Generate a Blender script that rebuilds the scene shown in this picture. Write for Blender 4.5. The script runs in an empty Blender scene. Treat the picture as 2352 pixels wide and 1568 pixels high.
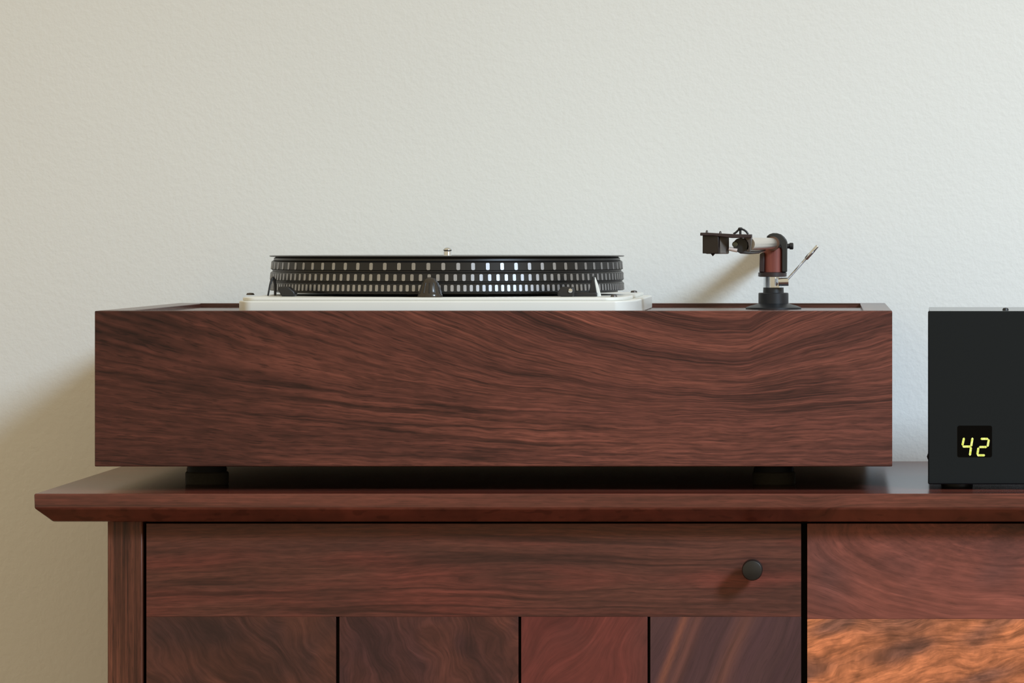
import bpy, bmesh, math, random
import numpy as np
from mathutils import Vector, Matrix, noise

random.seed(7)
scene = bpy.context.scene
col = scene.collection

# ------------------------------------------------------------------ camera
F = 9425.0            # focal length in pixels of the 2352 px wide frame
PX, PY = 1905.0, 555.0   # where the level line of sight meets the frame
CAMZ = 1.00255

def X(px, d): return (px - PX) * d / F
def Z(py, d): return CAMZ - (py - PY) * d / F

cam = bpy.data.cameras.new('camera')
cam.sensor_width = 36.0
cam.lens = 36.0 * F / 2352.0
cam.shift_x = (1176.0 - PX) / 2352.0
cam.shift_y = -(784.0 - PY) / 2352.0
cam.clip_end = 50
camo = bpy.data.objects.new('camera', cam)
camo.location = (0, 0, CAMZ)
camo.rotation_euler = (math.pi / 2, 0, 0)
col.objects.link(camo)
scene.camera = camo

# ------------------------------------------------------------------ light
world = bpy.data.worlds.new('room_light')
scene.world = world
world.use_nodes = True
bg = world.node_tree.nodes['Background']
bg.inputs[0].default_value = (0.68, 0.575, 0.385, 1)
bg.inputs[1].default_value = 1.0

key = bpy.data.lights.new('window_daylight', 'AREA')
key.shape = 'RECTANGLE'
key.size = 0.55
key.size_y = 0.75
key.energy = 26.0
key.spread = math.radians(70)
key.color = (0.62, 0.80, 1.0)
keyo = bpy.data.objects.new('window_daylight', key)
keyo.location = (2.02, 1.0, 2.50)
tgt = Vector((0.15, 3.75, -0.15))
keyo.rotation_euler = (tgt - keyo.location).to_track_quat('-Z', 'Y').to_euler()
col.objects.link(keyo)

vs = scene.view_settings
vs.view_transform = 'Standard'
vs.look = 'None'
vs.exposure = 0.0
vs.gamma = 1.0
vs.use_curve_mapping = False

# ------------------------------------------------------------------ helpers
WO = {}

def link(o, origin, parent):
    if parent is not None:
        o.parent = parent
        o.location = Vector(origin) - WO[parent.name]
    else:
        o.location = origin
    WO[o.name] = Vector(origin)
    return o

def thing(name, label, cat, loc, group=None):
    o = bpy.data.objects.new(name, None)
    o.empty_display_size = 0.05
    col.objects.link(o)
    o['label'] = label
    o['category'] = cat
    if group: o['group'] = group
    return link(o, loc, None)

def obj(name, geo, mat, parent=None, smooth=35, bevel=0, seg=2, label=None, grain=None, origin=None):
    verts, faces = geo
    verts = [Vector(v) for v in verts]
    lo = [min(v[i] for v in verts) for i in range(3)]
    hi = [max(v[i] for v in verts) for i in range(3)]
    o0 = Vector(origin) if origin else Vector(((lo[0]+hi[0])/2, (lo[1]+hi[1])/2, lo[2]))
    me = bpy.data.meshes.new(name)
    me.from_pydata([v - o0 for v in verts], [], faces)
    bm = bmesh.new(); bm.from_mesh(me)
    bmesh.ops.recalc_face_normals(bm, faces=bm.faces)
    bm.to_mesh(me); bm.free()
    if grain is not None:
        a = me.attributes.new('grain', 'FLOAT_VECTOR', 'POINT')
        a.data.foreach_set('vector', [c for v in verts for c in grain(*v)])
    me.materials.append(mat)
    if smooth:
        me.shade_smooth()
        me.set_sharp_from_angle(angle=math.radians(smooth))
    o = bpy.data.objects.new(name, me)
    col.objects.link(o)
    if bevel:
        m = o.modifiers.new('edge', 'BEVEL')
        m.width = bevel; m.segments = seg; m.limit_method = 'ANGLE'; m.angle_limit = math.radians(30)
        m.harden_normals = False
    if label: o['label'] = label
    return link(o, o0, parent)

def box(x0, x1, y0, y1, z0, z1):
    v = [(x, y, z) for z in (z0, z1) for y in (y0, y1) for x in (x0, x1)]
    f = [(0, 1, 3, 2), (4, 5, 7, 6), (0, 1, 5, 4), (2, 3, 7, 6), (0, 2, 6, 4), (1, 3, 7, 5)]
    return v, f

def gbox(x0, x1, y0, y1, z0, z1, nx, ny, nz):
    """box whose six faces are grids that share their edge vertices"""
    idx, V, Fc = {}, [], []
    def vid(i, j, k):
        if (i, j, k) not in idx:
            idx[(i, j, k)] = len(V)
            V.append((x0+(x1-x0)*i/nx, y0+(y1-y0)*j/ny, z0+(z1-z0)*k/nz))
        return idx[(i, j, k)]
    for i in range(nx):
        for k in range(nz):
            for j in (0, ny):
                Fc.append((vid(i, j, k), vid(i+1, j, k), vid(i+1, j, k+1), vid(i, j, k+1)))
    for i in range(nx):
        for j in range(ny):
            for k in (0, nz):
                Fc.append((vid(i, j, k), vid(i+1, j, k), vid(i+1, j+1, k), vid(i, j+1, k)))
    for j in range(ny):
        for k in range(nz):
            for i in (0, nx):
                Fc.append((vid(i, j, k), vid(i, j+1, k), vid(i, j+1, k+1), vid(i, j, k+1)))
    return V, Fc

def lathe(prof, c, n=48, axis=None, closed=False):
    """profile (radius, height) turned about an axis through c (default vertical)"""
    M = Matrix.Identity(3)
    if axis is not None:
        M = Vector((0, 0, 1)).rotation_difference(Vector(axis)).to_matrix()
    V, Fc, rings = [], [], []
    c = Vector(c)
    for r, h in prof:
        if r < 1e-7:
            rings.append([len(V)]); V.append(c + M @ Vector((0, 0, h)))
        else:
            rings.append(list(range(len(V), len(V)+n)))
            for i in range(n):
                a = 2*math.pi*i/n
                V.append(c + M @ Vector((r*math.cos(a), r*math.sin(a), h)))
    pairs = list(zip(rings, rings[1:]))
    if closed: pairs.append((rings[-1], rings[0]))
    for A, B in pairs:
        for i in range(n):
            j = (i+1) % n
            if len(A) == 1 and len(B) == 1: continue
            if len(A) == 1: Fc.append((A[0], B[i], B[j]))
            elif len(B) == 1: Fc.append((A[i], A[j], B[0]))
            else: Fc.append((A[i], A[j], B[j], B[i]))
    if not closed:
        if len(rings[0]) > 1: Fc.append(tuple(rings[0]))
        if len(rings[-1]) > 1: Fc.append(tuple(rings[-1]))
    return V, Fc

def prism_xz(pts, y0, y1):
    n = len(pts)
    V = [(x, y0, z) for x, z in pts] + [(x, y1, z) for x, z in pts]
    Fc = [tuple(range(n)), tuple(range(n, 2*n))]
    for i in range(n):
        j = (i+1) % n
        Fc.append((i, j, n+j, n+i))
    return V, Fc

def prism_xy(pts, z0, z1):
    n = len(pts)
    V = [(x, y, z0) for x, y in pts] + [(x, y, z1) for x, y in pts]
    Fc = [tuple(range(n)), tuple(range(n, 2*n))]
    for i in range(n):
        j = (i+1) % n
        Fc.append((i, j, n+j, n+i))
    return V, Fc

def tube(path, r, n=12):
    """round bar along a polyline; r is one radius or one per point"""
    path = [Vector(p) for p in path]
    rr = r if isinstance(r, (list, tuple)) else [r]*len(path)
    V, Fc = [], []
    for k, p in enumerate(path):
        t = (path[min(k+1, len(path)-1)] - path[max(k-1, 0)]).normalized()
        a = t.cross(Vector((0, 0, 1)))
        if a.length < 1e-3: a = t.cross(Vector((0, 1, 0)))
        a.normalize(); b = t.cross(a).normalized()
        for i in range(n):
            an = 2*math.pi*i/n
            V.append(p + rr[k]*(math.cos(an)*a + math.sin(an)*b))
    for k in range(len(path)-1):
        for i in range(n):
            j = (i+1) % n
            Fc.append((k*n+i, k*n+j, (k+1)*n+j, (k+1)*n+i))
    Fc.append(tuple(range(n))); Fc.append(tuple(range((len(path)-1)*n, len(path)*n)))
    return V, Fc

def merge(*geos):
    V, Fc = [], []
    for v, f in geos:
        b = len(V); V += list(v); Fc += [tuple(i+b for i in q) for q in f]
    return V, Fc

def rotz(geo, ang, c):
    M = Matrix.Rotation(ang, 3, 'Z'); c = Vector(c)
    return [c + M @ (Vector(v) - c) for v in geo[0]], geo[1]

def lin(r, g, b):
    f = lambda c: (c/255/12.92 if c/255 <= .04045 else ((c/255+.055)/1.055)**2.4)
    return (f(r), f(g), f(b), 1)

# ------------------------------------------------------------------ materials
def newmat(name):
    m = bpy.data.materials.new(name); m.use_nodes = True
    nt = m.node_tree
    return m, nt, nt.nodes['Principled BSDF']

def node(nt, t, **kw):
    n = nt.nodes.new(t)
    for k, v in kw.items():
        if k in n.inputs: n.inputs[k].default_value = v
        else: setattr(n, k, v)
    return n

def plain(name, c, rough=0.5, metal=0.0, var=0.06, scale=120, bump=0.0, spec=0.5, bscale=None):
    m, nt, b = newmat(name)
    tc = node(nt, 'ShaderNodeTexCoord')
    n = node(nt, 'ShaderNodeTexNoise', Scale=scale, Detail=3.0)
    nt.links.new(tc.outputs['Object'], n.inputs['Vector'])
    mr = node(nt, 'ShaderNodeMapRange')
    mr.inputs[3].default_value = 1 - var*2; mr.inputs[4].default_value = 1 + var*2
    nt.links.new(n.outputs['Fac'], mr.inputs[0])
    mx = node(nt, 'ShaderNodeMix', data_type='RGBA', blend_type='MULTIPLY')
    mx.inputs[0].default_value = 1
    mx.inputs[6].default_value = c
    nt.links.new(mr.outputs[0], mx.inputs[7])
    nt.links.new(mx.outputs[2], b.inputs['Base Color'])
    b.inputs['Roughness'].default_value = rough
    b.inputs['Metallic'].default_value = metal
    b.inputs['Specular IOR Level'].default_value = spec
    if bump:
        n2 = node(nt, 'ShaderNodeTexNoise', Scale=bscale or scale, Detail=2.0)
        nt.links.new(tc.outputs['Object'], n2.inputs['Vector'])
        bp = node(nt, 'ShaderNodeBump', Strength=bump, Distance=0.001)
        nt.links.new(n2.outputs['Fac'], bp.inputs['Height'])
        nt.links.new(bp.outputs[0], b.inputs['Normal'])
    return m

def wood(name, dark, mid, light, line=0.55, rough=0.42, bands=26.0, lines=95.0, fiber=1.0, figure=0.0, seed=0.0, spec=0.4, patch=None, bump=0.12, soft=1.0, tint=(1, 1, 1), dash=0.0):
    """walnut: colour follows the 'grain' attribute (x along, y across the rings, z = figure stain)"""
    tn = lambda c: tuple(c[i]*tint[i] for i in range(3)) + (1,)
    dark, mid, light, patch = tn(dark), tn(mid), tn(light), (tn(patch) if patch else None)
    m, nt, b = newmat(name)
    L = nt.links.new
    at = node(nt, 'ShaderNodeAttribute', attribute_name='grain')
    sx = node(nt, 'ShaderNodeSeparateXYZ'); L(at.outputs['Vector'], sx.inputs[0])
    def stretched(su, sv, detail, rough_=0.55, off=0.0):
        mu = node(nt, 'ShaderNodeMath', operation='MULTIPLY'); mu.inputs[1].default_value = su
        mv = node(nt, 'ShaderNodeMath', operation='MULTIPLY'); mv.inputs[1].default_value = sv
        L(sx.outputs[0], mu.inputs[0]); L(sx.outputs[1], mv.inputs[0])
        cb = node(nt, 'ShaderNodeCombineXYZ'); cb.inputs[2].default_value = seed*3.7+off
        L(mu.outputs[0], cb.inputs[0]); L(mv.outputs[0], cb.inputs[1])
        n = node(nt, 'ShaderNodeTexNoise', Scale=1.0, Detail=detail, Roughness=rough_)
        L(cb.outputs[0], n.inputs['Vector'])
        return n.outputs['Fac']
    def rng(v, a, b_, c, d):
        r = node(nt, 'ShaderNodeMapRange', interpolation_type='SMOOTHSTEP')
        for i, q in enumerate((a, b_, c, d)): r.inputs[i+1].default_value = q
        L(v, r.inputs[0]); return r.outputs[0]
    def math2(op, a, b_):
        r = node(nt, 'ShaderNodeMath', operation=op)
        for i, q in enumerate((a, b_)):
            if isinstance(q, (int, float)): r.inputs[i].default_value = q
            else: L(q, r.inputs[i])
        return r.outputs[0]
    broad = stretched(2.2, bands, 4.0, 0.6)
    ramp = node(nt, 'ShaderNodeValToRGB')
    ramp.color_ramp.elements[0].position = 0.30; ramp.color_ramp.elements[0].color = dark
    ramp.color_ramp.elements[1].position = 0.72; ramp.color_ramp.elements[1].color = light
    e = ramp.color_ramp.elements.new(0.5); e.color = mid
    L(broad, ramp.inputs[0])
    # dark annual lines: contour lines of a stretched noise
    ln = stretched(1.6, lines, 2.0, 0.5, 5.1)
    dist = math2('ABSOLUTE', math2('SUBTRACT', ln, 0.5), 0.0)
    dl = rng(dist, 0.0, 0.05*soft, 1.0, 0.0)
    amt = rng(stretched(5.0, lines*0.25, 2.0, 0.5, 9.3), 0.36, 0.58, 0.15, 1.0)
    dl = math2('MULTIPLY', dl, amt)
    fine = rng(stretched(7.0, lines*6.5, 3.0, 0.6, 2.2), 0.28, 0.72, 1-0.26*fiber, 1+0.26*fiber)
    pore = rng(stretched(75.0, 1500.0, 1.0, 0.5, 7.7), 0.30, 0.42, 1-0.40*fiber, 1.0)
    k = math2('SUBTRACT', 1.0, math2('MULTIPLY', dl, line))
    k = math2('MULTIPLY', k, fine)
    k = math2('MULTIPLY', k, pore)
    if dash:
        k = math2('MULTIPLY', k, rng(stretched(60.0, 430.0, 2.0, 0.55, 6.6), 0.28, 0.72, 1-dash, 1+dash))
        tan = rng(stretched(9.0, 210.0, 2.0, 0.5, 8.8), 0.58, 0.74, 0.0, 1.0)
        k = math2('MULTIPLY', k, math2('ADD', 1.0, math2('MULTIPLY', tan, 0.30)))
    if figure:
        fg = rng(stretched(70.0, 130.0, 3.0, 0.65, 4.4), 0.30, 0.70, 1-figure, 1+figure*0.8)
        k = math2('MULTIPLY', k, fg)
    mx = node(nt, 'ShaderNodeMix', data_type='RGBA', blend_type='MULTIPLY'); mx.inputs[0].default_value = 1
    L(ramp.outputs[0], mx.inputs[6])
    cb = node(nt, 'ShaderNodeCombineColor')
    for i in range(3): L(k, cb.inputs[i])
    L(cb.outputs[0], mx.inputs[7])
    # figure stain (heartwood streaks, knots)
    st = node(nt, 'ShaderNodeMix', data_type='RGBA', blend_type='MIX')
    L(math2('MINIMUM', math2('MAXIMUM', sx.outputs[2], 0.0), 1.0), st.inputs[0])
    L(mx.outputs[2], st.inputs[6])
    m2 = node(nt, 'ShaderNodeMix', data_type='RGBA', blend_type='MULTIPLY'); m2.inputs[0].default_value = 1
    m2.inputs[6].default_value = patch or dark
    L(cb.outputs[0], m2.inputs[7]); L(m2.outputs[2], st.inputs[7])
    L(st.outputs[2], b.inputs['Base Color'])
    b.inputs['Roughness'].default_value = rough
    b.inputs['Specular IOR Level'].default_value = spec
    if bump:
        bp = node(nt, 'ShaderNodeBump', Strength=bump, Distance=0.0004)
        L(k, bp.inputs['Height']); L(bp.outputs[0], b.inputs['Normal'])
    return m

def N(x, y, z=0.0, s=0): return noise.noise(Vector((x, y, z + 11.3*s)))

# wall paint with roller texture
def wallmat():
    m, nt, b = newmat('wall_paint')
    L = nt.links.new
    tc = node(nt, 'ShaderNodeTexCoord')
    n = node(nt, 'ShaderNodeTexNoise', Scale=210.0, Detail=3.0, Roughness=0.55)
    n2 = node(nt, 'ShaderNodeTexNoise', Scale=3.0, Detail=2.0)
    L(tc.outputs['Object'], n.inputs['Vector']); L(tc.outputs['Object'], n2.inputs['Vector'])
    r = node(nt, 'ShaderNodeValToRGB')
    r.color_ramp.elements[0].color = (0.800, 0.795, 0.755, 1)
    r.color_ramp.elements[1].color = (0.840, 0.842, 0.805, 1)
    L(n2.outputs['Fac'], r.inputs[0]); L(r.outputs[0], b.inputs['Base Color'])
    bp = node(nt, 'ShaderNodeBump', Strength=0.20, Distance=0.002)
    L(n.outputs['Fac'], bp.inputs['Height']); L(bp.outputs[0], b.inputs['Normal'])
    b.inputs['Roughness'].default_value = 0.75
    b.inputs['Specular IOR Level'].default_value = 0.25
    return m

M_wall = wallmat()
M_base = plain('baseboard_paint', (0.78, 0.77, 0.73, 1), 0.5, var=0.03)
M_dark_inside = plain('cabinet_shadow_gap', lin(30, 18, 15), 0.8)

D_ = lin(54, 33, 29); MID = lin(88, 54, 46); LT = lin(112, 72, 59)
M_plinth = wood('plinth_walnut', lin(78, 46, 40), lin(95, 57, 49), lin(116, 71, 60), line=0.54, bands=34, lines=85, seed=1, fiber=1.1, patch=lin(58, 33, 28), spec=0.3, rough=0.5, tint=(1.10, .90, .79), dash=0.24)
M_plside = wood('plinth_walnut_plain', lin(62, 38, 34), lin(90, 57, 48), lin(112, 73, 61), line=0.5, bands=40, lines=110, seed=2, rough=0.24, bump=0, spec=0.5, tint=(1, .8, .76))
M_top = wood('sideboard_top_walnut', lin(72, 38, 31), lin(97, 55, 45), lin(122, 72, 58), line=0.35, bands=34, lines=90, seed=3, rough=0.24, bump=0, spec=0.5, fiber=0.7, tint=(1.08, .86, .82), dash=0.14)
M_post = wood('post_walnut', lin(74, 42, 33), lin(104, 64, 50), lin(128, 82, 64), line=0.45, bands=60, lines=140, seed=4, tint=(.92, .77, .68), dash=0.12)
M_rail1 = wood('door_rail_walnut', lin(78, 46, 40), lin(98, 59, 50), lin(120, 73, 60), line=0.5, bands=26, lines=60, seed=5, patch=lin(126, 66, 56), fiber=0.7, tint=(.74, .62, .56), dash=0.18)
M_rail2 = wood('door_rail_figured_walnut', lin(96, 59, 51), lin(114, 70, 60), lin(134, 83, 69), line=0.62, bands=14, lines=34, seed=6, patch=lin(92, 62, 58), fiber=0.5, figure=0.1, tint=(1.08, .80, .72), dash=0.14)
M_pl1 = wood('plank_brown_walnut', lin(84, 51, 43), lin(100, 62, 51), lin(116, 75, 60), line=0.42, bands=16, lines=26, seed=7, patch=lin(72, 48, 46), figure=0.12, fiber=0.4, soft=1.3, tint=(.80, .66, .60), dash=0.18)
M_pl2 = wood('plank_purple_walnut', lin(76, 47, 44), lin(94, 58, 51), lin(118, 71, 57), line=0.36, bands=14, lines=22, seed=8, patch=lin(76, 49, 50), figure=0.15, fiber=0.4, soft=1.5, tint=(.84, .67, .62), dash=0.18)
M_pl3 = wood('plank_red_walnut', lin(96, 50, 44), lin(112, 59, 52), lin(126, 70, 60), line=0.14, bands=10, lines=16, seed=9, patch=lin(98, 62, 56), figure=0.08, fiber=0.35, soft=1.5, tint=(.80, .58, .56), dash=0.10)
M_pl4 = wood('plank_streaked_walnut', lin(74, 50, 52), lin(88, 62, 58), lin(112, 76, 60), line=0.25, bands=20, lines=34, seed=10, patch=lin(150, 96, 68), fiber=0.45, soft=1.4, tint=(.85, .7, .78))
M_pl5 = wood('plank_orange_walnut', lin(112, 68, 52), lin(176, 106, 74), lin(196, 122, 86), line=0.4, bands=13, lines=22, fiber=0.6, seed=11, patch=lin(112, 74, 66), figure=0.30, rough=0.34, tint=(1.15, 1.06, .86), dash=0.22)
M_floor = wood('floor_oak', lin(120, 88, 60), lin(146, 110, 78), lin(164, 128, 94), line=0.3, bands=20, lines=60, seed=12)

M_ivory = plain('ivory_enamel', lin(232, 232, 226), 0.32, var=0.015, scale=40)
M_black = plain('satin_black', lin(30, 29, 30), 0.42, var=0.05)
M_platter = plain('platter_dark_metal', lin(24, 23, 23), 0.36, 0.0, var=0.05)
M_dot = plain('strobe_silver', lin(168, 168, 171), 0.40, 1.0, var=0.03)
M_chrome = plain('polished_steel', lin(218, 222, 228), 0.16, 1.0, var=0.02)
M_tube = plain('arm_nickel', lin(232, 222, 210), 0.22, 1.0, var=0.02)
M_vinyl = plain('vinyl', lin(24, 23, 24), 0.35, var=0.03)
M_rubber = plain('rubber_mat', lin(16, 16, 17), 0.7, var=0.05)
M_arm_red = wood('arm_rosewood', lin(92, 46, 40), lin(128, 66, 56), lin(150, 82, 68), line=0.2, bands=120, lines=200, seed=13, fiber=0.3)
M_arm_dark = plain('arm_dark_brown', lin(48, 34, 34), 0.4, var=0.1, scale=300)
M_arm_green = plain('arm_black_anodised', lin(42, 42, 39), 0.4, var=0.06)
M_shell = plain('headshell_gunmetal', lin(86, 80, 78), 0.34, 0.5, var=0.06)
M_boxp = plain('powder_black', lin(20, 25, 28), 0.30, var=0.05, scale=500, spec=0.2)
M_glass = plain('display_glass', lin(5, 4, 4), 0.3, var=0.02, spec=0.06)
M_knob = plain('knob_bronze', lin(56, 54, 52), 0.36, 0.75, var=0.05)
M_foot = plain('foot_cork_rubber', lin(58, 52, 40), 0.8, var=0.15, scale=500)

def emis():
    m, nt, b = newmat('display_segments')
    b.inputs['Base Color'].default_value = (0.02, 0.02, 0.0, 1)
    b.inputs['Emission Color'].default_value = (0.80, 0.86, 0.14, 1)
    b.inputs['Emission Strength'].default_value = 1.0
    tc = node(nt, 'ShaderNodeTexCoord')
    n = node(nt, 'ShaderNodeTexNoise', Scale=600.0, Detail=1.0)
    nt.links.new(tc.outputs['Object'], n.inputs['Vector'])
    r = node(nt, 'ShaderNodeValToRGB')
    r.color_ramp.elements[0].position = 0.35; r.color_ramp.elements[0].color = (0.66, 0.74, 0.05, 1)
    r.color_ramp.elements[1].position = 0.65; r.color_ramp.elements[1].color = (0.92, 0.93, 0.34, 1)
    nt.links.new(n.outputs['Fac'], r.inputs[0]); nt.links.new(r.outputs[0], b.inputs['Emission Color'])
    return m
M_emis = emis()

# ------------------------------------------------------------------ the room
YW = 3.788       # wall
def struct(name, geo, mat, **kw):
    o = obj(name, geo, mat, **kw); o['kind'] = 'structure'; return o

struct('wall_back', box(-3.5, 3.0, YW, YW+0.12, 0, 2.7), M_wall, smooth=0)
struct('baseboard_back', prism_xz([(-3.5, 0), (3.0, 0), (3.0, 0.10), (-3.5, 0.10)], YW-0.015, YW), M_base, bevel=0.004, smooth=0)
fl = struct('floor', box(-3.5, 3.0, -1.0, YW, -0.05, -0.006), M_dark_inside, smooth=0)
pw = 0.13
i = 0
xx = -3.5
while xx < 3.0 - 1e-6:
    x1 = min(xx + pw, 3.0)
    i += 1
    obj('plank', box(xx+0.0008, x1-0.0008, -1.0, YW, -0.006, 0.0), M_floor, parent=fl, smooth=0,
        grain=lambda x, y, z, i=i: (y + i*3.1, x + i*0.7 + 0.004*math.sin(y*2+i), 0))
    xx = x1

# ------------------------------------------------------------------ sideboard
YT = 3.30                     # front edge of the top
ZT = 0.80
DF = 3.333                    # door faces
XL = X(78, YT)
XPL = X(248, DF)              # body left side
XD0, XD1 = X(336, DF), X(1840, DF)
XE0 = X(1854, DF)
XE1 = XE0 + (XD1 - XD0)
XPR = XE1 + (X(336, DF) - XPL)
XR = XPR + (XPL - XL)
zv = Z(1168, YT)              # bottom of the vertical edge
zb = Z(1198, YT + 0.012)      # underside

side = thing('sideboard', 'long dark walnut sideboard with overhanging chamfered top and plank doors against the pale wall', 'sideboard', ((XL+XR)/2, 3.55, 0))

def top_geo():
    # rings of the profile: top face, vertical edge, chamfer, underside
    nx = 220
    ch = 0.0128
    yb = YW - 0.001
    V, Fc = [], []
    xs = [XL + (XR-XL)*i/nx for i in range(nx+1)]
    def row(y, z, inset):
        b = len(V)
        for x in xs:
            t = (x - XL)/(XR - XL)
            V.append((XL + inset + t*(XR-XL-2*inset), y, z))
        return b
    rows = [row(yb, zb, ch), row(YT+ch, zb, ch), row(YT, zv, 0), row(YT, ZT, 0)]
    ny = 12
    for j in range(1, ny+1): rows.append(row(YT + (yb-YT)*j/ny, ZT, 0))
    rows.append(row(yb, zv, 0))
    for a, b in zip(rows, rows[1:] + rows[:1]):
        for i in range(nx): Fc.append((a+i, a+i+1, b+i+1, b+i))
    e0 = [r for r in rows]; e1 = [r+nx for r in rows]
    Fc.append(tuple(e0)); Fc.append(tuple(e1))
    return V, Fc

xk, zk = X(1862, YT), Z(1158, YT)
def top_grain(x, y, z):
    v = (y if z > ZT-1e-4 else y - (ZT - z)*1.0)
    dx, dz = (x - xk)/0.022, (z - zk)/0.008
    kn = math.exp(-(dx*dx + dz*dz)) if y < YT+0.02 else 0
    v += 0.004*N(x*3, y*6, 0, 1) + 0.006*kn
    return (x, v*1.0, 0.9*kn)
obj('top', top_geo(), M_top, side, smooth=20, bevel=0.0012, grain=top_grain)

LEGH = 0.12
BODYB = 0.14
yback = YW - 0.02
def post(px0, px1):
    return gbox(px0, px1, DF-0.002, DF+0.06, 0.0, zb, 1, 1, 12)
def post_grain(x, y, z): return (z, x + y*0.7 + 0.0015*N(z*4, x*20, 0, 3), 0)
obj('corner_post', post(XPL, X(328, DF)), M_post, side, bevel=0.001, grain=post_grain)
obj('corner_post', post(XPR-(X(328, DF)-XPL), XPR), M_post, side, bevel=0.001, grain=post_grain)
for a in (XPL, XPR-0.03):
    obj('rear_post', gbox(a, a+0.03, yback-0.04, yback, 0, zb, 1, 1, 12), M_post, side, bevel=0.001, grain=post_grain)
for a in (XPL+0.003, XPR-0.021):
    obj('side_panel', gbox(a, a+0.018, DF+0.06, yback-0.04, BODYB, zb, 1, 4, 8), M_post, side, grain=lambda x, y, z: (z, y+0.003*N(z*3, y*9), 0))
ix0, ix1 = XPL+0.021, XPR-0.021
obj('back_panel', box(ix0, ix1, yback-0.02, yback-0.01, BODYB, zb), M_dark_inside, side, smooth=0)
obj('bottom_panel', box(ix0, ix1, DF+0.03, yback-0.02, BODYB, BODYB+0.018), M_dark_inside, side, smooth=0)
obj('divider', box(X(1834, DF), X(1862, DF), DF+0.028, yback-0.02, BODYB+0.018, zb), M_dark_inside, side, smooth=0)

# doors: backing board > rail, planks, knob
zr_top = zb - 0.0028
zr1 = Z(1416, DF)
zr2 = Z(1421, DF)
zdb = 0.165                   # door bottom
def P(x, z):                  # position on the door face in photograph-sized units
    return PX + x*F/DF, PY + (CAMZ - z)*F/DF
S = DF/F

def rail1_grain(x, y, z):
    px, py = P(x, z)
    q = py + 9*math.sin((px-500)/330) + 14*N(px/420, py/160, 0, 5) + 5*N(px/120, py/40, 0, 6)
    # grain swells round a soft eye near the middle
    q += 16*math.exp(-((px-1250)/170)**2)*(1 if py < 1330 else -0.6)*math.exp(-((py-1330)/60)**2)
    red = max(0, N(px/260, q/45, 0, 7)*1.5 - 0.02) + 0.9*math.exp(-((px-1010)/190)**2 - ((py-1375)/42)**2)
    return (px*S, q*S + y, min(0.85, red))
def rail2_grain(x, y, z):
    px, py = P(x, z)
    r = math.hypot((px-2260)/2.6, (py-1190)*0.9) + 14*N(px/130, py/90, 0, 8)
    lean = -0.05*(px-1900)
    st = 0.75*math.exp(-((px-1905)/60)**2 - ((py-1340)/70)**2) + max(0, N(px/120, py/80, 0, 9)*1.2-0.1)
    return (math.atan2(py-1190, (px-2260)/2.6)*0.12, (r+lean)*S, min(0.9, st))
def plank_grain(kind):
    def g(x, y, z):
        px, py = P(x, z)
        if kind == 1:
            q = 0.62*(px-560) - 0.55*(py-1500) + 34*N(px/110, py/100, 0, 20) + 12*N(px/40, py/40, 0, 21)
            st = 1.1*math.exp(-((px-460)/150)**2 - ((py-1450)/45)**2) + max(0, N(px/70, py/90, 0, 22)*1.1)
            return ((px*0.55+py*0.62)*S, q*S, min(.9, st))
        if kind == 2:
            q = 0.8*(px-980) - 0.35*(py-1500) + 46*N(px/100, py/110, 0, 23) + 14*N(px/36, py/40, 0, 24)
            st = 0.9*math.exp(-((px-850)/110)**2 - ((py-1480)/90)**2) + max(0, N(px/60, py/70, 0, 25)*1.2)
            return ((px*0.35+py*0.8)*S, q*S, min(.9, st))
        if kind == 3:
            q = 0.7*(px-1340) + 0.35*(py-1500) + 40*N(px/120, py/150, 0, 26)
            st = max(0, (px-1430)/90) + max(0, N(px/90, py/80, 0, 27))*0.5
            return ((py*0.7-px*0.35)*S, q*S, min(.7, st))
        if kind == 4:
            q = 0.92*(px-1600) + 0.40*(py-1490) + 14*N(px/90, py/140, 0, 28)
            c = px - (1590 - 0.36*(py-1420))
            st = 0.75*math.exp(-((c+18)/9)**2) + 0.3*math.exp(-((c-12)/14)**2) + 0.22*math.exp(-((c-120)/20)**2)
            return ((py*0.92-px*0.40)*S, q*S, min(.9, st))
        if kind == 5:
            q = (py-1500) + 0.18*(px-2100) + 34*N(px/170, py/80, 0, 30) + 12*N(px/60, py/36, 0, 31)
            st = max(0, N(px/140, (py+0.3*px)/42, 0, 32)*1.7 - 0.05) + 0.7*math.exp(-((px-2060)/120)**2-((py-1432-(2060-px)*0.04)/24)**2) \
                + 0.6*math.exp(-((px-2090)/60)**2-((py-1480)/26)**2)
            return (px*S, q*S, min(.9, st))
        q = (px + 30*N(px/100, py/200, 0, kind)); return (py*S, q*S, max(0, N(px/100, py/90, 0, kind)))
    return g

def door(x0, x1, zr, planks, railmat, railgrain):
    d = obj('door', box(x0+0.0015, x1-0.0015, DF+0.010, DF+0.024, zdb+0.002, zr_top-0.002), M_dark_inside, side, smooth=0)
    nx = 110
    obj('rail', gbox(x0, x1, DF, DF+0.010, zr, zr_top, nx, 1, 26), railmat, d, bevel=0.0002, grain=railgrain)
    obj('rail', gbox(x0, x1, DF, DF+0.010, zdb, zdb+0.07, nx, 1, 10), railmat, d, bevel=0.0005, grain=railgrain)
    for a, b, mat, kind in planks:
        obj('plank', gbox(a, b, DF+0.0001, DF+0.010, zdb+0.0702, zr, max(8, int((b-a)/0.003)), 1, 110), mat, d, bevel=0.0002, grain=plank_grain(kind))
    return d
px = lambda p: X(p, DF)
d1 = door(XD0, XD1, zr1, [(px(336), px(771.5), M_pl1, 1), (px(779.5), px(1190.5), M_pl2, 2), (px(1197), px(1487), M_pl3, 3), (px(1493.5), px(1840), M_pl4, 4)], M_rail1, rail1_grain)
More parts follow.
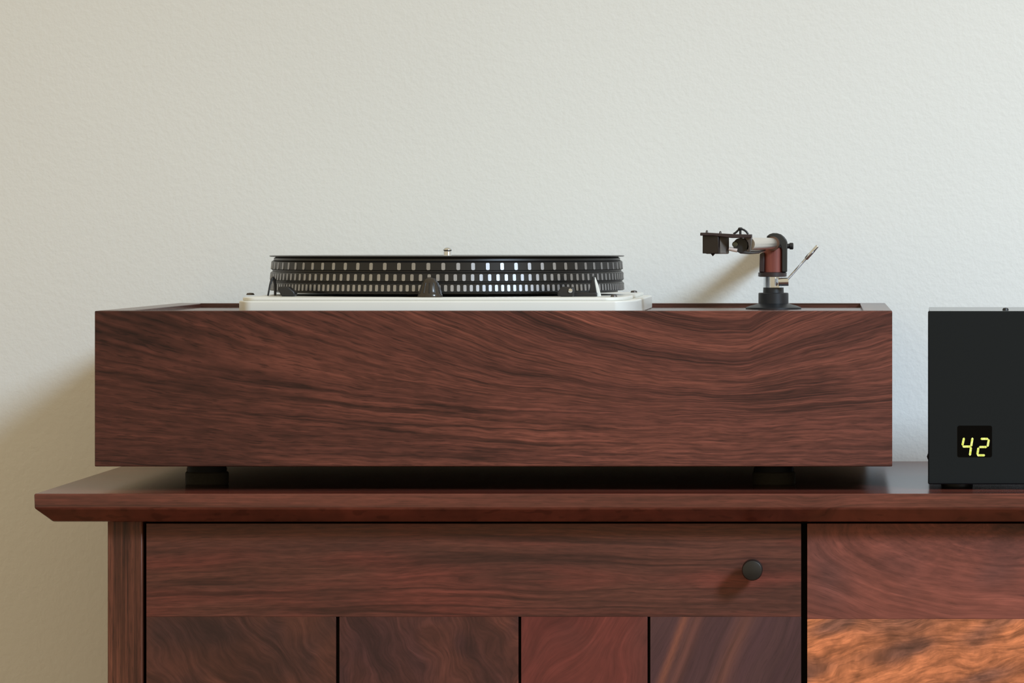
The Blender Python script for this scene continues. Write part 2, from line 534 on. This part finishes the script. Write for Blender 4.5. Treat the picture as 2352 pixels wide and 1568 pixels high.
d2 = door(XE0, XE1, zr2, [(XE0, px(2520), M_pl5, 5), (px(2527), px(2960), M_pl2, 2), (px(2967), XE1, M_pl4, 44)], M_rail2, rail2_grain)
d1['label'] = 'left door of horizontal rail over vertical planks'
d2['label'] = 'right door with orange figured plank below the rail'

kx, kz = X(1727, 3.298), Z(1312, 3.298)
obj('knob', lathe([(0.0048, 0.0), (0.0048, -0.008), (0.0074, -0.0105), (0.0084, -0.0115), (0.0084, -0.0228), (0.0077, -0.0248), (0.0072, -0.0250), (0.0, -0.0250)], (kx, DF, kz), 48, axis=(0, 1, 0)), M_knob, d1, smooth=40, label='round dark metal door knob')

# ------------------------------------------------------------------ turntable
YP0, YP1 = 3.33, 3.766
XP0, XP1 = X(217.5, YP0), X(2049.5, YP0)
ZP0, ZP1 = Z(1071, YP0), Z(714, YP0)
RW = 0.023
ZF = ZP1 - 0.0038             # recessed top panel
tt = thing('turntable', 'wide walnut plinth turntable with ivory deck plate and black strobe platter on the sideboard', 'turntable', ((XP0+XP1)/2, 3.55, ZT))

# grain of the front board: sweeping lines that dip towards the right
CG = np.linspace(640, 1110, 600)
AL = np.interp(CG, [640, 714, 760, 830, 915, 930, 945, 960, 1000, 1068, 1110], [2100, 1650, 1350, 900, 480, 345, 235, 146, 100, 64, 40])
AR = np.interp(CG, [640, 714, 760, 820, 912, 1000, 1065, 1110], [240, 190, 160, 112, 30, 8, 2, 0])
SG = CG - 0.20*AL             # the same lines, spaced as they run mid-board
def plinth_c(pxx, pyy):
    pyy = pyy + 8*N(pxx/210, pyy/120, 0, 40) + 3.0*N(pxx/50, pyy/28, 0, 41)
    if pxx < 1700:
        t = (1700 - pxx)/1482
        yy = CG - AL*(t**2.0)
    else:
        t = max(0, (pxx - 1722)/328)
        yy = CG - AR*t**0.95
    return float(np.interp(pyy, yy, SG))
def front_grain(x, y, z):
    pxx = PX + x*F/YP0; pyy = PY + (CAMZ - z)*F/YP0
    c = plinth_c(pxx, pyy)
    # deep brown heartwood at the left of the board, paler sapwood streak low down
    st = 0.55*max(0.0, min(1.0, (1350-pxx)/900)) + 0.25*N(pxx/300, c/30, 0, 42)
    return (x + 2.0, c/2830 + (y-YP0)*0.6, max(0, min(0.8, st)))
W_ = RW
obj('front_board', gbox(XP0, XP1, YP0, YP0+W_, ZP0, ZP1, 300, 2, 90), M_plinth, tt, bevel=0.0007, grain=front_grain)
sg = lambda x, y, z: (y, z + x*0.5 + 0.006*N(y*3, z*8, 0, 44), 0.1)
obj('side_board', gbox(XP0, XP0+W_, YP0+W_, YP1-W_, ZP0, ZP1, 2, 30, 16), M_plside, tt, bevel=0.0005, grain=sg, label='left walnut board of the plinth')
obj('side_board', gbox(XP1-W_, XP1, YP0+W_, YP1-W_, ZP0, ZP1, 2, 30, 16), M_plside, tt, bevel=0.0005, grain=sg, label='right walnut board of the plinth')
obj('back_board', gbox(XP0, XP1, YP1-W_, YP1, ZP0, ZP1, 60, 2, 16), M_plside, tt, bevel=0.0005, grain=lambda x, y, z: (x, z + y*0.5 + 0.006*N(x*3, z*8, 0, 45), 0.1))
obj('top_panel', gbox(XP0+W_, XP1-W_, YP0+W_, YP1-W_, ZF-0.02, ZF, 60, 40, 1), M_plside, tt, grain=lambda x, y, z: (x, y + 0.01*N(x*3, y*4, 0, 46), 0.0))
for fx0 in (X(468, 3.409), X(1777, 3.409)):
    for fy, fx in ((3.409+0.018, fx0), (3.69, fx0*1.077)):
        ft = obj('foot', lathe([(0.0172, 0), (0.018, 0.001), (0.018, 0.0098), (0.0172, 0.0108), (0.0, 0.0108)], (fx, fy, ZT), 32), M_foot, tt)
        obj('spacer', lathe([(0.016, 0.0108), (0.016, ZP0-ZT), (0, ZP0-ZT)], (fx, fy, ZT), 32), M_rubber, ft)

# deck plate
ZD = Z(683, 3.36)
PF = 3.36
xl, xr = X(547.5, 3.375), X(1497, 3.70)
def plate_outline(inl=0.0, inr=0.0, inf=0.0, inb=0.0):
    pts = []
    x0, x1, y0, y1 = xl+inl, xr-inr, PF+inf, 3.728-inb
    r = 0.022
    def arc(cx, cy, rx, ry, a0, a1, n=10):
        for k in range(n+1):
            a = math.radians(a0 + (a1-a0)*k/n); pts.append((cx+rx*math.cos(a), cy+ry*math.sin(a)))
    arc(x0+0.013, y0+r, 0.013, r, 180, 270)
    arc(x1-0.016, y0+0.075, 0.016, 0.075, 270, 360, 14)
    arc(x1-r, y1-r, r, r, 0, 90)
    arc(x0+r, y1-r, r, r, 90, 180)
    return pts
dk = obj('deck_plate', prism_xy(plate_outline(), ZF, ZD-0.0028), M_ivory, tt, bevel=0.0012, seg=3)
obj('raised_plate', prism_xy(plate_outline(0.0028, 0.0075, 0.0015, 0.004), ZD-0.0028, ZD), M_ivory, dk, bevel=0.001, seg=3)
def screw(px_, d, z, parent, r=0.0035, mat=None):
    return obj('screw', lathe([(r, 0), (r, 0.0006), (r*0.8, 0.0016), (0, 0.002)], (X(px_, d), d, z), 20), mat or M_shell, parent)
screw(575, 3.52, ZD, dk); screw(1456, 3.69, ZD, dk, 0.003); screw(1410, 3.40, ZD-0.0001, dk, 0.0028)

# platter
PCX, PCY = X(1028, 3.545), 3.545
Rb = 0.1521
fz = lambda y: Z(y, 3.393)
hub = obj('bearing_hub', lathe([(0.035, ZD), (0.035, fz(674)), (0, fz(674))], (PCX, PCY, 0), 40), M_black, tt)
prof = [(0.0, fz(675.5)), (Rb-0.0052, fz(675.5)), (Rb-0.0052, fz(671.5)), (Rb-0.0008, fz(671)), (Rb, fz(670)),
        (Rb, fz(653.5)), (Rb-0.0006, fz(651.5)), (Rb-0.0014, fz(649.5)), (Rb-0.0014, fz(648)), (Rb-0.0004, fz(646)),
        (Rb-0.0004, fz(629)), (Rb-0.001, fz(627)), (Rb-0.0022, fz(625)), (Rb-0.0022, fz(622.5)), (Rb-0.0012, fz(620.5)),
        (Rb-0.0012, fz(603)), (Rb-0.0018, fz(601)), (Rb-0.0032, fz(599)), (Rb-0.0034, fz(594)), (Rb-0.0042, fz(592.5)), (0.0, fz(592.5))]
plat = obj('platter', lathe(prof, (PCX, PCY, 0), 160), M_platter, tt, smooth=30, label='black platter rim with three rows of silver strobe dots')
ztop_mat = fz(589.2)
obj('rubber_mat', lathe([(0.0038, fz(592.5)), (0.1475, fz(592.5)), (0.1475, ztop_mat), (0.0038, ztop_mat)], (PCX, PCY, 0), 128, closed=True), M_rubber, plat)
ZREC = Z(586.3, 3.545)
obj('spindle', lathe([(0.0, fz(595)), (0.0034, fz(595)), (0.0034, ZREC+0.0030), (0.0030, ZREC+0.0036), (0.0037, ZREC+0.0044), (0.0037, ZREC+0.0052), (0.0028, ZREC+0.0063), (0.0013, ZREC+0.0069), (0, ZREC+0.0070)], (PCX, PCY, 0), 32), M_chrome, tt, smooth=50)

def dot_geo(w, h, t):
    # a raised rounded-corner lozenge facing -Y, base at y=0
    c = min(w, h)*0.22
    pts = [(-w/2+c, -h/2), (w/2-c, -h/2), (w/2, -h/2+c), (w/2, h/2-c), (w/2-c, h/2), (-w/2+c, h/2), (-w/2, h/2-c), (-w/2, -h/2+c)]
    V = [(x, 0.0004, z) for x, z in pts] + [(x, -t, z) for x, z in pts]
    Fc = [tuple(range(8, 16))] + [(i, (i+1) % 8, 8+(i+1) % 8, 8+i) for i in range(8)]
    return V, Fc
rest = []
for n, r, y0, y1, w in ((77, Rb-0.0012, 603.6, 620.2, 0.0031), (133, Rb-0.0004, 629.8, 645.2, 0.0028), (180, Rb, 654.3, 669.2, 0.0026)):
    g = dot_geo(w, fz(y0)-fz(y1), 0.00025)
    me = bpy.data.meshes.new('strobe_dot')
    me.from_pydata(g[0], [], g[1]); me.materials.append(M_dot)
    bm = bmesh.new(); bm.from_mesh(me); bmesh.ops.recalc_face_normals(bm, faces=bm.faces); bm.to_mesh(me); bm.free()
    zc = (fz(y0)+fz(y1))/2
    for k in range(n):
        a = 2*math.pi*(k+0.35)/n - math.pi
        pos = Vector((PCX + r*math.sin(a), PCY - r*math.cos(a), zc))
        if abs(a) < math.radians(93):
            o = bpy.data.objects.new('strobe_dot', me); col.objects.link(o)
            o.rotation_euler = (math.radians(-5), 0, a)
            link(o, pos, plat)
        else:
            Mz = Matrix.Rotation(a, 3, 'Z')
            rest.append(([pos + Mz @ Vector(v) for v in g[0]], g[1]))
ro = obj('strobe_dots_behind', merge(*rest), M_dot, plat, smooth=0); ro['kind'] = 'stuff'

# controls on the deck
ck = (X(988, 3.376), 3.3765, ZD)
kn = obj('control_knob', lathe([(0.0102, 0), (0.0104, 0.0016), (0.0094, 0.0030), (0.0088, 0.0050), (0.0076, 0.0090), (0.0060, 0.0126), (0.0044, 0.0150), (0.0024, 0.0162), (0, 0.0165)], ck, 40),
         plain('knob_dark_lacquer', lin(62, 56, 50), 0.22, 0.3, var=0.12, scale=400), tt, smooth=50, label='dark domed control knob at the front of the deck')
for k in range(12):
    a = 2*math.pi*k/12
    p0 = (ck[0]+0.0090*math.cos(a), ck[1]+0.0090*math.sin(a), ck[2]+0.0035)
    p1 = (ck[0]+0.0064*math.cos(a), ck[1]+0.0064*math.sin(a), ck[2]+0.0118)
    obj('ridge', tube([p0, p1], [0.0007, 0.0005], 6), M_black, kn)

def lever(pxa, pxb, d, flip, label):
    xa, xb = X(pxa, d), X(pxb, d)
    h = 0.0082
    w = xb - xa
    if flip:
        pts = [(xa, ZD+0.0012), (xa+w*0.05, ZD+h*0.55), (xa+w*0.25, ZD+h), (xa+w*0.95, ZD+h*0.95), (xb, ZD+h*0.6), (xb, ZD+0.0012), (xb-w*.12, ZD), (xa+w*.3, ZD)]
    else:
        pts = [(xa, ZD+h*0.75), (xa+w*0.06, ZD+h), (xa+w*0.62, ZD+h*0.98), (xb-w*0.05, ZD+h*0.5), (xb, ZD+0.0016), (xb-w*0.1, ZD), (xa+w*.22, ZD), (xa+w*0.1, ZD+h*0.45)]
    return obj('lever', prism_xz(pts, d-0.008, d+0.008), M_black, tt, bevel=0.0012, seg=3, label=label)
lv = lever(640, 681, 3.432, False, 'black lever at the left of the deck')
lv2 = lever(1281, 1320, 3.415, True, 'black lever at the right of the deck')
obj('lever_cap', lathe([(0.0018, 0), (0.0018, 0.0012), (0.0012, 0.0018), (0, 0.002)], (X(1310, 3.406), 3.407, ZD+0.0050), 16, axis=(0, -1, 0)), M_chrome, lv2)
obj('lever_arm', box(X(1318, 3.425), X(1372, 3.425), 3.418, 3.432, ZD, ZD+0.0032), M_black, lv2, bevel=0.0006)
# upright fins
fd = 3.47
z0 = ZD
fin_l = tube([(X(617, fd), fd-0.004, z0), (X(621, fd), fd-0.003, Z(655, fd)), (X(624, fd), fd-0.001, Z(642, fd)), (X(627, fd), fd, Z(637, fd)), (X(630, fd), fd+0.001, Z(642, fd)), (X(631, fd), fd+0.003, Z(655, fd)), (X(630.5, fd), fd+0.004, z0)],
             [0.0008, 0.0008, 0.0010, 0.0012, 0.0012, 0.0011, 0.0011], 10)
obj('wire_stay', fin_l, M_black, tt, smooth=60, label='thin black wire arch beside the platter')
fd = 3.432
fin = obj('fin', prism_xz([(X(1351, fd), z0), (X(1372, fd), z0), (X(1366, fd), Z(645, fd)), (X(1364, fd), Z(632, fd)), (X(1361, fd), Z(637, fd)), (X(1357, fd), Z(655, fd))], fd-0.006, fd+0.006), M_black, tt, bevel=0.0004)
obj('fin_edge', prism_xz([(X(1372.3, fd), z0), (X(1380.5, fd), z0), (X(1374, fd), Z(655, fd)), (X(1366.8, fd), Z(636, fd)), (X(1366.3, fd), Z(645, fd))], fd-0.005, fd+0.005), M_ivory, fin, bevel=0.0003, label='pale edge of the black fin')

# ---------------------------------------------------------------- tonearm
AD = 3.65
ax = X(1776.5, AD)
az = lambda y: Z(y, AD)
arm = obj('tonearm', lathe([(0.0247, ZF), (0.0247, ZF+0.0016), (0.0205, ZF+0.0032), (0.0150, ZF+0.0046), (0.0134, ZF+0.0052), (0.0134, az(673.5)), (0.0128, az(672)),
                            (0.0093, az(672)), (0.0091, az(660)), (0, az(660))], (ax, AD, 0), 56), plain('arm_base_black', lin(26, 28, 32), 0.4, var=0.04), tt, smooth=30,
         label='tonearm with dark base collar, wooden yoke and nickel tube')
obj('pillar', lathe([(0.0082, az(660)), (0.0082, az(634)), (0, az(634))], (ax-0.0006, AD, 0), 40), M_chrome, arm, smooth=40)
obj('collar', lathe([(0.0112, az(635.5)), (0.0127, az(634.5)), (0.0127, az(626)), (0.0115, az(624.5)), (0, az(624.5))], (ax-0.0009, AD, 0), 40), M_arm_dark, arm, smooth=35)
obj('yoke', lathe([(0.0098, az(624.5)), (0.0098, az(571)), (0.0088, az(568)), (0, az(568))], (ax+0.0003, AD, 0), 40), M_arm_red, arm, smooth=35,
    grain=lambda x, y, z: (z, x*1.2 + y + 0.001*N(z*90, x*200), 0), label='reddish wooden yoke of the tonearm')
# side cheeks
cy0, cy1 = AD-0.009, AD+0.009
cx = lambda p: X(p, AD)
obj('cheek', prism_xz([(cx(1744.5), az(624.5)), (cx(1756), az(624.5)), (cx(1756.5), az(580)), (cx(1752), az(579)), (cx(1745.5), az(583))], cy0, cy1), M_arm_dark, arm, bevel=0.0006)
hk = [(cx(1796), az(624.5)), (cx(1808), az(624.5)), (cx(1808.5), az(556)), (cx(1806), az(550)), (cx(1801), az(543.5)), (cx(1794), az(538)), (cx(1785), az(535.3)), (cx(1776), az(535)), (cx(1768), az(537.5)), (cx(1760), az(543.5)),
      (cx(1766), az(544)), (cx(1775), az(546)), (cx(1782), az(550.5)), (cx(1788), az(557)), (cx(1793), az(564)), (cx(1796), az(574))]
obj('hook', prism_xz(hk, cy0-0.001, cy1), M_arm_green, arm, bevel=0.0007, label='curved black bracket over the tonearm yoke')
obj('bias_knob', merge(lathe([(0.0022, 0), (0.0022, 0.003), (0, 0.003)], (cx(1808), AD, az(565)), 20, axis=(1, 0, 0)),
                       lathe([(0.0024, 0.0020), (0.0030, 0.0024), (0.0030, 0.0050), (0.0024, 0.0056), (0, 0.0056)], (cx(1808), AD, az(565)), 24, axis=(1, 0, 0))), M_black, arm)
# arm tube towards the front, with the counterweight behind the yoke
t0 = Vector((X(1718, 3.462), 3.462, Z(560.5, 3.462)))
t1 = Vector((X(1777, 3.640), 3.640, Z(559, 3.640)))
obj('arm_tube', tube([t0, t0.lerp(t1, .08), t0.lerp(t1, .93), t1], [0.0058, 0.0055, 0.0050, 0.0050], 32), M_tube, arm, smooth=50, label='short looking nickel arm tube pointing forward')
obj('tube_ring', tube([t0.lerp(t1, .94), t0.lerp(t1, .985)], 0.0062, 32), plain('ring_bronze', lin(112, 90, 80), 0.3, 0.8), arm)
r0 = Vector((X(1779, 3.661), 3.661, Z(560, 3.661))); r1 = Vector((X(1779, 3.772), 3.772, Z(563, 3.772)))
obj('counterweight', tube([r0, r0.lerp(r1, .12), r0.lerp(r1, .121), r0.lerp(r1, .985), r1], [0.004, 0.004, 0.0092, 0.0092, 0.0086], 28), M_arm_green, arm, smooth=30)
# dark lead loop below the tube
obj('lead_wire', tube([(X(1690, 3.47), 3.47, Z(573, 3.47)), (X(1702, 3.48), 3.48, Z(578, 3.48)), (X(1722, 3.52), 3.52, Z(579.5, 3.52)), (X(1742, 3.58), 3.58, Z(578.5, 3.58)), (X(1756, 3.63), 3.635, Z(574, 3.63))], [.0011, .0016, .0016, .0014, .0010], 10), M_black, arm, smooth=60)
# headshell
HD = 3.43
hx = lambda p: X(p, HD)
hz = lambda y: Z(y, HD)
sh = rotz(box(hx(1650)-0.0148, hx(1650), HD, HD+0.0040, hz(582), hz(540.8)), math.radians(-24), (hx(1650), HD, 0))
obj('cartridge', sh, plain('cartridge_dark', lin(36, 28, 27), 0.36, 0.1, var=0.1, scale=300), arm, bevel=0.0004, label='dark cartridge block under the headshell')
sh2 = rotz(box(hx(1650)-0.0145, hx(1650)-0.0001, HD+0.0041, HD+0.0220, hz(583), hz(541)), math.radians(-24), (hx(1650), HD, 0))
obj('cartridge_housing', sh2, plain('housing_grey', lin(128, 120, 112), 0.38, 0.25, var=0.08, scale=300), arm, bevel=0.0012, seg=3, label='grey metal housing behind the cartridge front')
cxm = sum(v[0] for v in sh[0])/8; cym = sum(v[1] for v in sh[0])/8
obj('stylus_tip', lathe([(0.0, -0.0024), (0.0016, -0.0006), (0.0024, 0.0006), (0.0, 0.0006)], (hx(1637), cym, hz(582)), 14), M_black, arm)
obj('headshell', prism_xz([(hx(1608), hz(541)), (hx(1608.5), hz(534)), (hx(1625), hz(534)), (hx(1660), hz(536)), (hx(1688), hz(537.5)), (hx(1727.5), hz(538)), (hx(1726), hz(546)), (hx(1680), hz(546.5)), (hx(1640), hz(541.5))], HD-0.001, HD+0.020), M_arm_dark, arm, bevel=0.0005)
# socket leg with the arched cut-out
leg = [(hx(1716), hz(542)), (hx(1727), hz(542)), (hx(1725), hz(560)), (hx(1723), hz(578)), (hx(1717), hz(579)), (hx(1719), hz(566)), (hx(1717.5), hz(557)), (hx(1712), hz(549)), (hx(1706), hz(545))]
obj('shell_bracket', prism_xz(leg, HD+0.004, HD+0.030), M_shell, arm, bevel=0.0005)
obj('coil_housing', tube([(hx(1700), HD+0.010, hz(563)), (hx(1703), HD+0.032, hz(563))], [0.0061, 0.0061], 28), M_black, arm)
obj('coil_lens', lathe([(0.0026, 0), (0.0022, 0.0007), (0, 0.0012)], (hx(1688), HD+0.0098, hz(561)), 20, axis=(0, -1, 0)), plain('coil_brass', lin(92, 96, 88), 0.25, 0.7), arm)
obj('terminal', tube([(hx(1674), HD+0.012, hz(571)), (hx(1693), HD+0.011, hz(575))], 0.0017, 12), plain('terminal_pale', lin(224, 206, 196), 0.4), arm)
# finger lift loop and screws on top
obj('finger_lift', tube([(hx(1684), HD+0.008, hz(537.5)), (hx(1690), HD+0.008, hz(533.5)), (hx(1696), HD+0.008, hz(527.5)), (hx(1701), HD+0.008, hz(525.8)), (hx(1708), HD+0.008, hz(527.5)), (hx(1714), HD+0.008, hz(532)), (hx(1718), HD+0.008, hz(538))], 0.0009, 10), M_black, arm, smooth=60)
obj('lift_button', merge(lathe([(0.0010, 0), (0.0010, 0.0040), (0, 0.004)], (hx(1700), HD+0.008, hz(538)), 14), lathe([(0.0010, 0.0034), (0.0020, 0.0042), (0.0020, 0.0052), (0.0012, 0.0058), (0, 0.0058)], (hx(1700), HD+0.008, hz(538)), 18)), M_black, arm)
for q, hh in ((1623, 0.0022), (1654, 0.0020)):
    obj('shell_screw', lathe([(0.0011, 0), (0.0009, hh*0.7), (0.0004, hh), (0, hh)], (hx(q), HD+0.008, hz(534.5 if q < 1640 else 536)), 12), M_shell, arm)
# cueing lever
cq0 = Vector((X(1798, 3.640), 3.640, az(647)))
obj('cueing_pivot', tube([(X(1788, 3.636), 3.637, az(647)), (X(1811, 3.636), 3.637, az(646.5))], 0.0036, 24), M_chrome, arm, smooth=40)
cdv = 3.638
obj('cueing_lever', tube([(X(1806, cdv), cdv, Z(645, cdv)), (X(1811, cdv), cdv, Z(639, cdv)), (X(1853, cdv), cdv, Z(592, cdv))], 0.0010, 12), M_chrome, arm, smooth=50, label='thin polished cueing lever')
obj('lever_sleeve', tube([(X(1850.5, cdv), cdv, Z(595, cdv)), (X(1852, cdv), cdv, Z(593.3, cdv)), (X(1877, cdv), cdv, Z(565.5, cdv)), (X(1878, cdv), cdv, Z(564.5, cdv))], [0.0011, 0.0017, 0.0017, 0.0014], 14), M_chrome, arm, smooth=50)

# ------------------------------------------------------------------ record
rec = obj('vinyl_record', lathe([(0.0041, ztop_mat+0.0001), (0.148, ztop_mat+0.0001), (0.1515, ZREC-0.0011), (0.1527, ZREC-0.0006), (0.1522, ZREC-0.0001), (0.1505, ZREC), (0.0041, ZREC)], (PCX, PCY, 0), 160, closed=True), M_vinyl, smooth=30)
rec['label'] = 'thin black record lying flat on the turntable platter round the steel spindle'
rec['category'] = 'record'

# ------------------------------------------------------------------ audio component
BD = 3.355
bx0 = X(2131.5, BD)
bz0, bz1 = Z(1112, BD), Z(714, BD)
bw, bdp = 0.235, 0.215
ac = thing('audio_component', 'black metal audio box with glowing yellow number display standing right of the turntable', 'audio device', (bx0, BD, ZT))
body = obj('body', box(bx0+0.0006, bx0+bw-0.0006, BD+0.004, BD+bdp, bz0, bz1-0.0002), plain('case_black_gloss', lin(20, 25, 28), 0.13, var=0.04, scale=300, spec=0.3), ac, bevel=0.0008)
obj('front_panel', box(bx0, bx0+bw, BD, BD+0.0039, bz0, bz1), M_boxp, ac, bevel=0.0011, seg=3)
for fx in (bx0+0.024, bx0+bw-0.024):
    for fy in (BD+0.026, BD+bdp-0.026):
        obj('foot', lathe([(0.0125, ZT), (0.013, ZT+0.001), (0.013, bz0), (0, bz0)], (fx, fy, 0), 24), M_black, ac)
for fx in (X(2305, BD+0.06), bx0+bw-0.065):
    obj('screw', lathe([(0.0026, 0), (0.0026, 0.0008), (0.002, 0.0018), (0, 0.0022)], (fx, BD+0.05, bz1-0.0002), 18), M_black, ac)
obj('screw', lathe([(0.0024, 0), (0.0024, 0.0008), (0, 0.0016)], (bx0+0.0006, BD+0.03, Z(1048, BD+0.03)), 18, axis=(-1, 0, 0)), M_black, ac)
def rrect(x0, x1, z0, z1, r, n=5):
    pts = []
    for cx_, cz_, a0 in ((x1-r, z1-r, 0), (x0+r, z1-r, 90), (x0+r, z0+r, 180), (x1-r, z0+r, 270)):
        for k in range(n+1):
            a = math.radians(a0+90*k/n); pts.append((cx_+r*math.cos(a), cz_+r*math.sin(a)))
    return pts
bX = lambda p: X(p, BD)
bZ = lambda p: Z(p, BD)
disp = obj('display_window', prism_xz(rrect(bX(2199), bX(2278.5), bZ(1049.5), bZ(977), 0.0016), BD-0.0003, BD+0.0005), M_glass, ac, label='small square display reading 42')
def seg(p, q, w):
    a, b = Vector((bX(p[0]), bZ(p[1]))), Vector((bX(q[0]), bZ(q[1])))
    t = (b-a).normalized(); n = Vector((-t.y, t.x)); h = w/2
    a, b = a - t*h*0.4, b + t*h*0.4
    pts = [a-t*h*.5, a+n*h+t*h*.4, b+n*h-t*h*.4, b+t*h*.5, b-n*h-t*h*.4, a-n*h+t*h*.4]
    return prism_xz([(v.x, v.y) for v in pts], BD-0.0006, BD-0.0003)
SW = 0.0018
four = [((2213.8, 1006.5), (2210.8, 1021)), ((2212.5, 1025), (2227.5, 1025)), ((2233.5, 1006.5), (2230.8, 1023)), ((2230, 1028), (2227.8, 1044))]
two = [((2254, 1007.3), (2268, 1007.3)), ((2270.8, 1010), (2268.6, 1023.5)), ((2265, 1026), (2250.5, 1026)), ((2247, 1029), (2245, 1042.5)), ((2246, 1045), (2260.5, 1045))]
obj('digit', merge(*[seg(a, b, SW) for a, b in four]), M_emis, disp, smooth=0, label='glowing digit 4')
obj('digit', merge(*[seg(a, b, SW) for a, b in two]), M_emis, disp, smooth=0, label='glowing digit 2')
ac.rotation_euler = (0, 0, -math.atan2(bx0, BD)*1.0)
